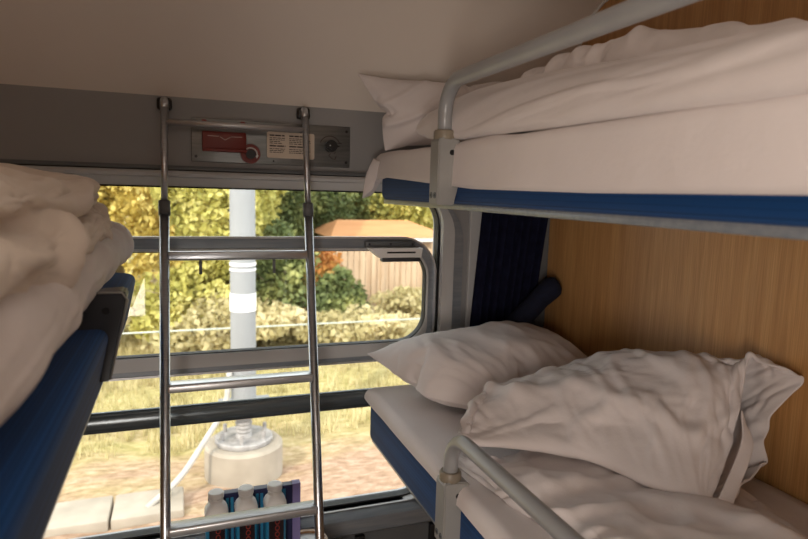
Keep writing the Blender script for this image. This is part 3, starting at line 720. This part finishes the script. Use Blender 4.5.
# ------------------------------------------------------------------ window table, bottles, drink box
tb = thing('folding_table', 'grey folding table with brown rim under the window sill', 'table', (.2, 1.80, .67))
bobj('table_top', prism(B(), rrect(-.02, 1.62, .428, 1.905, .05, 8), 'z', .772, .794), 'lightgrey', tb, 'auto')
ro = rrect(-.032, 1.608, .440, 1.917, .06, 8); ri = rrect(-.02, 1.62, .428, 1.905, .05, 8)
bm = B(); n = len(ro)
va = [[bm.verts.new((x, y, z)) for x, y in pr_] for pr_, z in ((ro, .769), (ro, .801), (ri, .801), (ri, .769))]
for a, b in zip(va, va[1:]+va[:1]):
    for k in range(n): bm.faces.new((a[k], a[(k+1) % n], b[(k+1) % n], b[k]))
bobj('table_rim', bm, 'woodtrim', tb, 'auto')
bobj('table_bracket', box(B(), (.16, 1.66, .67), (.24, 1.974, .769), .01), 'darkgrey', tb, 'auto')

def bottle(x, y, label):
    z = .824; t = thing('drink_bottle', label, 'bottle', (x, y, .795), 'white-capped bottles on the window table')
    w, d = .033, .033
    def sq(s, zz, p=4.5, n=32):
        out = []
        for k in range(n):
            a = 2*math.pi*k/n; c, s_ = math.cos(a), math.sin(a); rr = (abs(c)**p+abs(s_)**p)**(-1/p); out.append((x+s*rr*c, y+s*rr*s_, zz))
        return out
    def loft(rings, name, m, par=t):
        bm = B(); R = [[bm.verts.new(v) for v in r] for r in rings]
        for a, b in zip(R, R[1:]):
            for k in range(len(a)): bm.faces.new((a[k], a[(k+1) % len(a)], b[(k+1) % len(a)], b[k]))
        bm.faces.new(R[0][::-1]); bm.faces.new(R[-1]); return bobj(name, bm, m, par, 'auto')
    loft([sq(.031, z-.029), sq(w, z-.025), sq(w, z+.127)], 'carton_body', 'cyan')
    loft([sq(.0335, z+.127, 5), sq(.035, z+.131, 5), sq(.0345, z+.142, 4.5), sq(.030, z+.155, 3), sq(.024, z+.163, 2.3), sq(.021, z+.167, 2), sq(.021, z+.169, 2)], 'shoulder', 'white_pl')
    cp_ = loft([sq(.0195, z+.168, 2), sq(.0215, z+.170, 2), sq(.0215, z+.178, 2), sq(.0195, z+.179, 2), sq(.0235, z+.182, 2), sq(.0235, z+.196, 2), sq(.021, z+.199, 2)], 'cap', 'white_pl')
    lb = bobj('front_label', box(B(), (x-.023, y-.0342, z-.02), (x+.023, y-.0328, z+.126)), 'labelblack', t)
    bm = B()
    for k in range(6):
        zc = z+.108-k*.0205; pts = [(x+.003+.0062*math.cos(a), y-.0346, zc+.0076*math.sin(a)) for a in (2*math.pi*q/20 for q in range(21))]
        tube(bm, pts, .0014, 6, cap=False)
    bobj('lettering', bm, 'redink', lb); return t
bottle(.087, 1.835, 'left white-capped dark bottle of the three on the window table')
bottle(.176, 1.835, 'middle white-capped dark bottle of the three on the window table')
bottle(.265, 1.835, 'right white-capped dark bottle of the three, nearest the lilac box edge')
db = thing('drink_box', 'navy and light blue cardboard box with lilac edge behind the bottles', 'box', (.2, 1.885, .795))
bobj('box_body', box(B(), (.065, 1.872, .795), (.328, 1.900, .992), .002), 'navybox', db)
bobj('box_spine', box(B(), (.328, 1.872, .795), (.354, 1.900, .994), .001), 'lilac', db, False, 'lilac side strip')
for a in (.118, .132, .210, .224, .296): bobj('stripe', box(B(), (a, 1.870, .797), (a+.009, 1.8725, .978)), 'cyan', db)
bobj('stripe', box(B(), (.285, 1.870, .974), (.305, 1.8725, .982)), 'cyan', db)

# ------------------------------------------------------------------ outside: ground, railway things, fence, shed, trees
GZ = -1.2
nx_, ny_ = 120, 90
xs = np.linspace(-16, 22, nx_); ys = np.linspace(2.6, 34, ny_); XX, YY = np.meshgrid(xs, ys)
P = np.stack([XX.ravel(), YY.ravel(), 0*XX.ravel()], 1); P[:, 2] = GZ + .05*vnoise(P*1.1, 3) + .04*vnoise(P*3, 4) + np.clip(P[:, 1]-8, 0, 20)*.02
F = [(j*nx_+i, j*nx_+i+1, (j+1)*nx_+i+1, (j+1)*nx_+i) for j in range(ny_-1) for i in range(nx_-1)]
st(obj('ground', P, F, 'ground', None, True))
def gz(x, y): return GZ + max(0, y-8)*.02

rng = np.random.RandomState(11)
def tufts(name, n, x0, x1, y0, y1, hmin, hmax, m, label):
    V = []; F = []
    for k in range(n):
        x, y = rng.uniform(x0, x1), rng.uniform(y0, y1); z = gz(x, y)-.03
        for q in range(6):
            a = rng.uniform(0, 6.28); h = rng.uniform(hmin, hmax); l = rng.uniform(.1, .5)*h; w = .012
            bx, by = x+rng.normal()*.05, y+rng.normal()*.05; i = len(V); ca, sa = math.cos(a), math.sin(a)
            V += [(bx-w*sa, by+w*ca, z), (bx+w*sa, by-w*ca, z), (bx+l*.4*ca+w*.6*sa, by+l*.4*sa-w*.6*ca, z+h*.6), (bx+l*.4*ca-w*.6*sa, by+l*.4*sa+w*.6*ca, z+h*.6), (bx+l*ca, by+l*sa, z+h)]
            F += [(i, i+1, i+2, i+3), (i+3, i+2, i+4)]
    return tag(obj(name, V, F, m), label, 'grass', None, 'stuff')
tufts('grass', 5200, -6, 10, 7.4, 13.8, .06, .26, 'grass', 'dry yellow green grass on the bank beyond the track')

# catenary mast with its footing
mx_, my_ = .615, 6.6
ms = thing('railway_mast', 'pale grey railway mast standing on a concrete footing', 'mast', (mx_, my_, GZ))
bobj('footing', lathe(B(), [(.42, -.05), (.42, .34), (.39, .37)], (mx_, my_, GZ), 32), 'concrete', ms, 'auto')
bobj('flange', lathe(B(), [(.30, .37), (.31, .385), (.31, .42), (.30, .43)], (mx_, my_, GZ), 32), 'steelgrey', ms, 'auto')
for k in range(6):
    a = math.radians(60*k+20); bobj('bolt', lathe(B(), [(.022, 0), (.022, .09)], (mx_+.25*math.cos(a), my_+.25*math.sin(a), GZ+.43), 6), 'steelgrey', ms)
bobj('insulator', lathe(B(), [(.095, .43), (.085, .45)] + [(.095 if k % 2 else .075, .47+.022*k) for k in range(10)] + [(.1, .70)], (mx_, my_, GZ), 20), 'steelgrey', ms, 'auto')
bobj('base_plate', box(B(), (mx_-.26, my_-.2, GZ+.70), (mx_+.30, my_+.2, GZ+.81), .02), 'mast', ms, 'auto')
bobj('mast_shaft', lathe(B(), [(.135, .81), (.125, 8.0)], (mx_, my_, GZ), 24), 'mast', ms, 'auto')
for z0, z1 in ((1.205, 1.235), (1.13, 1.16), (1.075, 1.095), (.64, .83)):
    bobj('white_band', lathe(B(), [(.139, z0), (.139, z1)], (mx_, my_, 0), 24), 'whitepaint', ms, 'auto')
o = bobj('cable_pipe', tube(B(), fillet([(-.35, 5.9, GZ+.10), (-.05, 6.1, GZ+.25), (.42, 6.5, GZ+.80), (.46, 6.5, GZ+1.2)], .15), .030, 12), 'conduit', None, True)
tag(o, 'grey cable pipe rising from the trough to the mast', 'pipe')
tr_ = thing('cable_trough', 'pale concrete cable trough lying on the dirt beside the track', 'cable trough', (-1.2, 6.0, GZ))
for k in range(8):
    x = -5.2+k*.65; bm = B(); box(bm, (x, 5.75, GZ-.05), (x+.63, 6.25, GZ+.11), .02); bobj('trough_cover', bm, 'concrete', tr_, 'auto')

# wire fence line
wf = thing('wire_fence', 'thin pale wire strung low across the grass', 'fence', (1.0, 9.0, gz(0, 9)))
for z in (.42,): bobj('wire', tube(B(), [(-6, 9.0, z-.52), (9, 9.0, z-.52)], .012, 6), 'wirem', wf, True)
for x in (-5, 8.2): bobj('post', box(B(), (x-.04, 8.97, GZ-.1), (x+.04, 9.04, .2), .01), 'steelgrey', wf)

# board fence and shed
fn = thing('board_fence', 'weathered tan board fence in front of the orange-roofed shed', 'fence', (5, 14, gz(0, 14)))
rr = random.Random(3); fz = gz(0, 14)
for k in range(4):
    x0 = 3.32+k*1.35
    bm = B()
    for q in range(9):
        xx = x0+q*.148; hh = fz+1.62+.05*math.sin(q/8*math.pi); dy = .0 if q % 2 else .035
        box(bm, (xx, 14.0+dy, fz-.1), (xx+.13, 14.025+dy, hh), .004)
    for z in (.35, 1.35): box(bm, (x0, 14.03, fz+z), (x0+1.33, 14.07, fz+z+.09))
    bobj('board_panel', bm, 'fence', fn)
for k in range(5): bobj('post', box(B(), (3.24+k*1.35, 13.97, fz-.1), (3.34+k*1.35, 14.08, fz+1.75), .01), 'fence', fn)
sh = thing('garden_shed', 'wooden shed with an orange roof and white fascia behind the board fence', 'shed', (6, 16, gz(0, 16)))
sz = gz(0, 16)
bobj('shed_wall', box(B(), (4.0, 15.3, sz), (6.8, 17.6, .70)), 'fence', sh)
bobj('fascia', box(B(), (3.57, 15.03, .64), (7.0, 15.09, .74)), 'whitepaint', sh)
rf = [(15.0, .90), (16.5, 1.33), (18.0, .90), (18.0, .80), (16.5, 1.22), (15.0, .80)]
bm = B(); v = [(3.55, 15.0, .74), (7.0, 15.0, .74), (6.2, 16.5, 1.13), (4.1, 16.5, 1.13), (3.55, 18, .74), (7.0, 18, .74)]
vv = [bm.verts.new(a) for a in v]
for f in ((0, 1, 2, 3), (3, 2, 5, 4), (0, 3, 4), (1, 5, 2), (0, 4, 5, 1)): bm.faces.new([vv[i] for i in f])
bobj('shed_roof', bm, 'roof', sh)

def crown_mesh(name, n, size, seed, lumps=14, leafs=.11):
    g = np.random.RandomState(seed); sx, sy, sz_ = size
    cs = g.normal(size=(lumps, 3)); cs /= np.linalg.norm(cs, axis=1)[:, None]; cs *= (g.rand(lumps, 1)**.4)*.62
    rad = g.uniform(.26, .46, lumps); k = g.randint(0, lumps, n)
    d = g.normal(size=(n, 3)); d /= np.linalg.norm(d, axis=1)[:, None]; rr_ = rad[k]*(g.rand(n)**.35)
    P = cs[k]+d*rr_[:, None]; P *= np.array([sx, sy, sz_])
    ax = g.normal(size=(n, 3)); ax /= np.linalg.norm(ax, axis=1)[:, None]; b = np.cross(ax, g.normal(size=(n, 3))); b /= np.linalg.norm(b, axis=1)[:, None]
    s1 = (leafs*g.uniform(.6, 1.3, n))[:, None]; s2 = s1*.6
    V = np.stack([P-ax*s1, P+b*s2, P+ax*s1, P-b*s2], 1).reshape(-1, 3)
    me = bpy.data.meshes.new(name); me.vertices.add(len(V)); me.vertices.foreach_set('co', V.ravel())
    me.loops.add(4*n); me.loops.foreach_set('vertex_index', np.arange(4*n)); me.polygons.add(n)
    me.polygons.foreach_set('loop_start', np.arange(0, 4*n, 4)); me.polygons.foreach_set('loop_total', np.full(n, 4)); me.update(); me.validate(); return me
def tree(x, y, h, w, label, leafm, barkm, seed, cat='tree', n=11000, base=None, leafs=.11, lean=0, name='leafy_tree'):
    z = gz(x, y) if base is None else base
    t = thing(name, label, cat, (x, y, z))
    ch = h*.93 if cat == 'tree' else h
    me = crown_mesh('foliage', n, (w*.72, w*.6, ch*.62), seed, 18, leafs); me.materials.append(M[leafm])
    c = bpy.data.objects.new('foliage', me); COL.objects.link(c); c.parent = t; c.location = (lean*h*.6, 0, h-ch*.5)
    tr = h*.025 if cat == 'tree' else .03
    bm = B(); tube(bm, [(x, y, z-.1), (x+lean*h*.3, y, z+h*.35), (x+lean*h*.6, y, z+h*.75)], [tr*1.2, tr, tr*.4], 10)
    for k in range(5):
        a = k*1.3+seed; zz = z+h*(.3+.08*k); p0 = Vector((x+lean*(zz-z), y, zz)); p1 = p0+Vector((math.cos(a)*w*.4, math.sin(a)*w*.35, h*.18)); tube(bm, [p0, p1], [tr*.5, tr*.15], 7)
    bobj('trunk', bm, barkm, t, True); return t
T = [(-3.2, 16, 7.0, 3.4, 'pale yellow tree at the far left edge of the view through the window', 'leaf_yellow', 'birch', 1),
     (-.55, 15, 7.5, 2.6, 'yellow tree with a pale slanting trunk just left of the ladder', 'leaf_yellow', 'birch', 2),
     (.95, 13, 7.0, 2.7, 'bright lime and yellow tree filling the view left of the mast', 'leaf_lime', 'bark', 3),
     (2.35, 17, 8.5, 2.6, 'dark green tree right of the mast, behind the rust-coloured bush', 'leaf_green', 'bark', 4),
     (3.3, 19, 8.5, 3.2, 'green and yellow tree behind the left end of the shed roof', 'leaf_lime', 'bark', 5),
     (6.0, 21, 8.5, 3.6, 'olive yellow tree rising over the middle of the shed roof', 'leaf_lime', 'bark', 6),
     (8.6, 22, 9.0, 3.8, 'green tree behind the right end of the shed roof', 'leaf_green', 'bark', 7),
     (4.4, 18.6, 5.2, 3.0, 'tall dense bush-like tree directly behind the left half of the shed', 'leaf_green', 'bark', 14),
     (7.4, 18.8, 5.4, 3.2, 'tall dense lime tree directly behind the right half of the shed', 'leaf_lime', 'bark', 15),
     (-6.5, 18, 8.0, 4.0, 'tall yellow tree furthest left beyond the bank', 'leaf_yellow', 'bark', 8),
     (12.5, 22, 9.0, 4.2, 'tall lime tree furthest right beyond the shed', 'leaf_lime', 'bark', 9),
     (1.2, 23, 9.5, 4.2, 'tall yellow tree at the back, seen behind the mast', 'leaf_yellow', 'bark', 10)]
T += [(4.6, 23, 10, 4.4, 'broad green tree at the back, left half of the shed roof', 'leaf_green', 'bark', 11),
      (-2.0, 22, 9.5, 4.4, 'broad lime tree at the back, left of the slanting trunk', 'leaf_lime', 'bark', 12),
      (.9, 17.5, 4.2, 2.8, 'short yellow tree hidden low behind the lime tree', 'leaf_yellow', 'bark', 13)]
for (x, y, h, w, lab, lm, bk, sd) in T:
    tree(x, y, h, w, lab, lm, bk, sd, lean=(.10 if sd == 2 else 0), n=40000, leafs=.08)
S = [(1.95, 12.6, 2.3, 1.3, 'dark green round bush just right of the mast', 'leaf_green', 21),
     (2.75, 12.9, 1.9, 1.2, 'rust and orange bush between the mast and the fence', 'leaf_rust', 22),
     (3.1, 12.0, 1.4, 1.1, 'low green bush at the left end of the board fence', 'leaf_green', 23),
     (-.1, 12.2, 1.5, 2.2, 'wide low lime bush left of the mast behind the wire', 'leaf_lime', 24),
     (-2.2, 12.4, 1.7, 2.2, 'wide straw-coloured bush at the left behind the wire', 'grass', 25),
     (.9, 11.6, 1.0, 2.4, 'low dry bush directly behind the mast', 'grass', 27),
     (3.2, 11.2, .75, 2.2, 'dry straw-coloured bush between the mast and the fence foot', 'grass', 28),
     (5.2, 12.8, .9, 2.4, 'low dry yellow bush along the foot of the board fence', 'grass', 26)]
for (x, y, h, w, lab, lm, sd) in S:
    tree(x, y, h, w, lab, lm, 'bark', sd, 'bush', 5000, leafs=.075, name='leafy_bush')
C.frame_set(1)
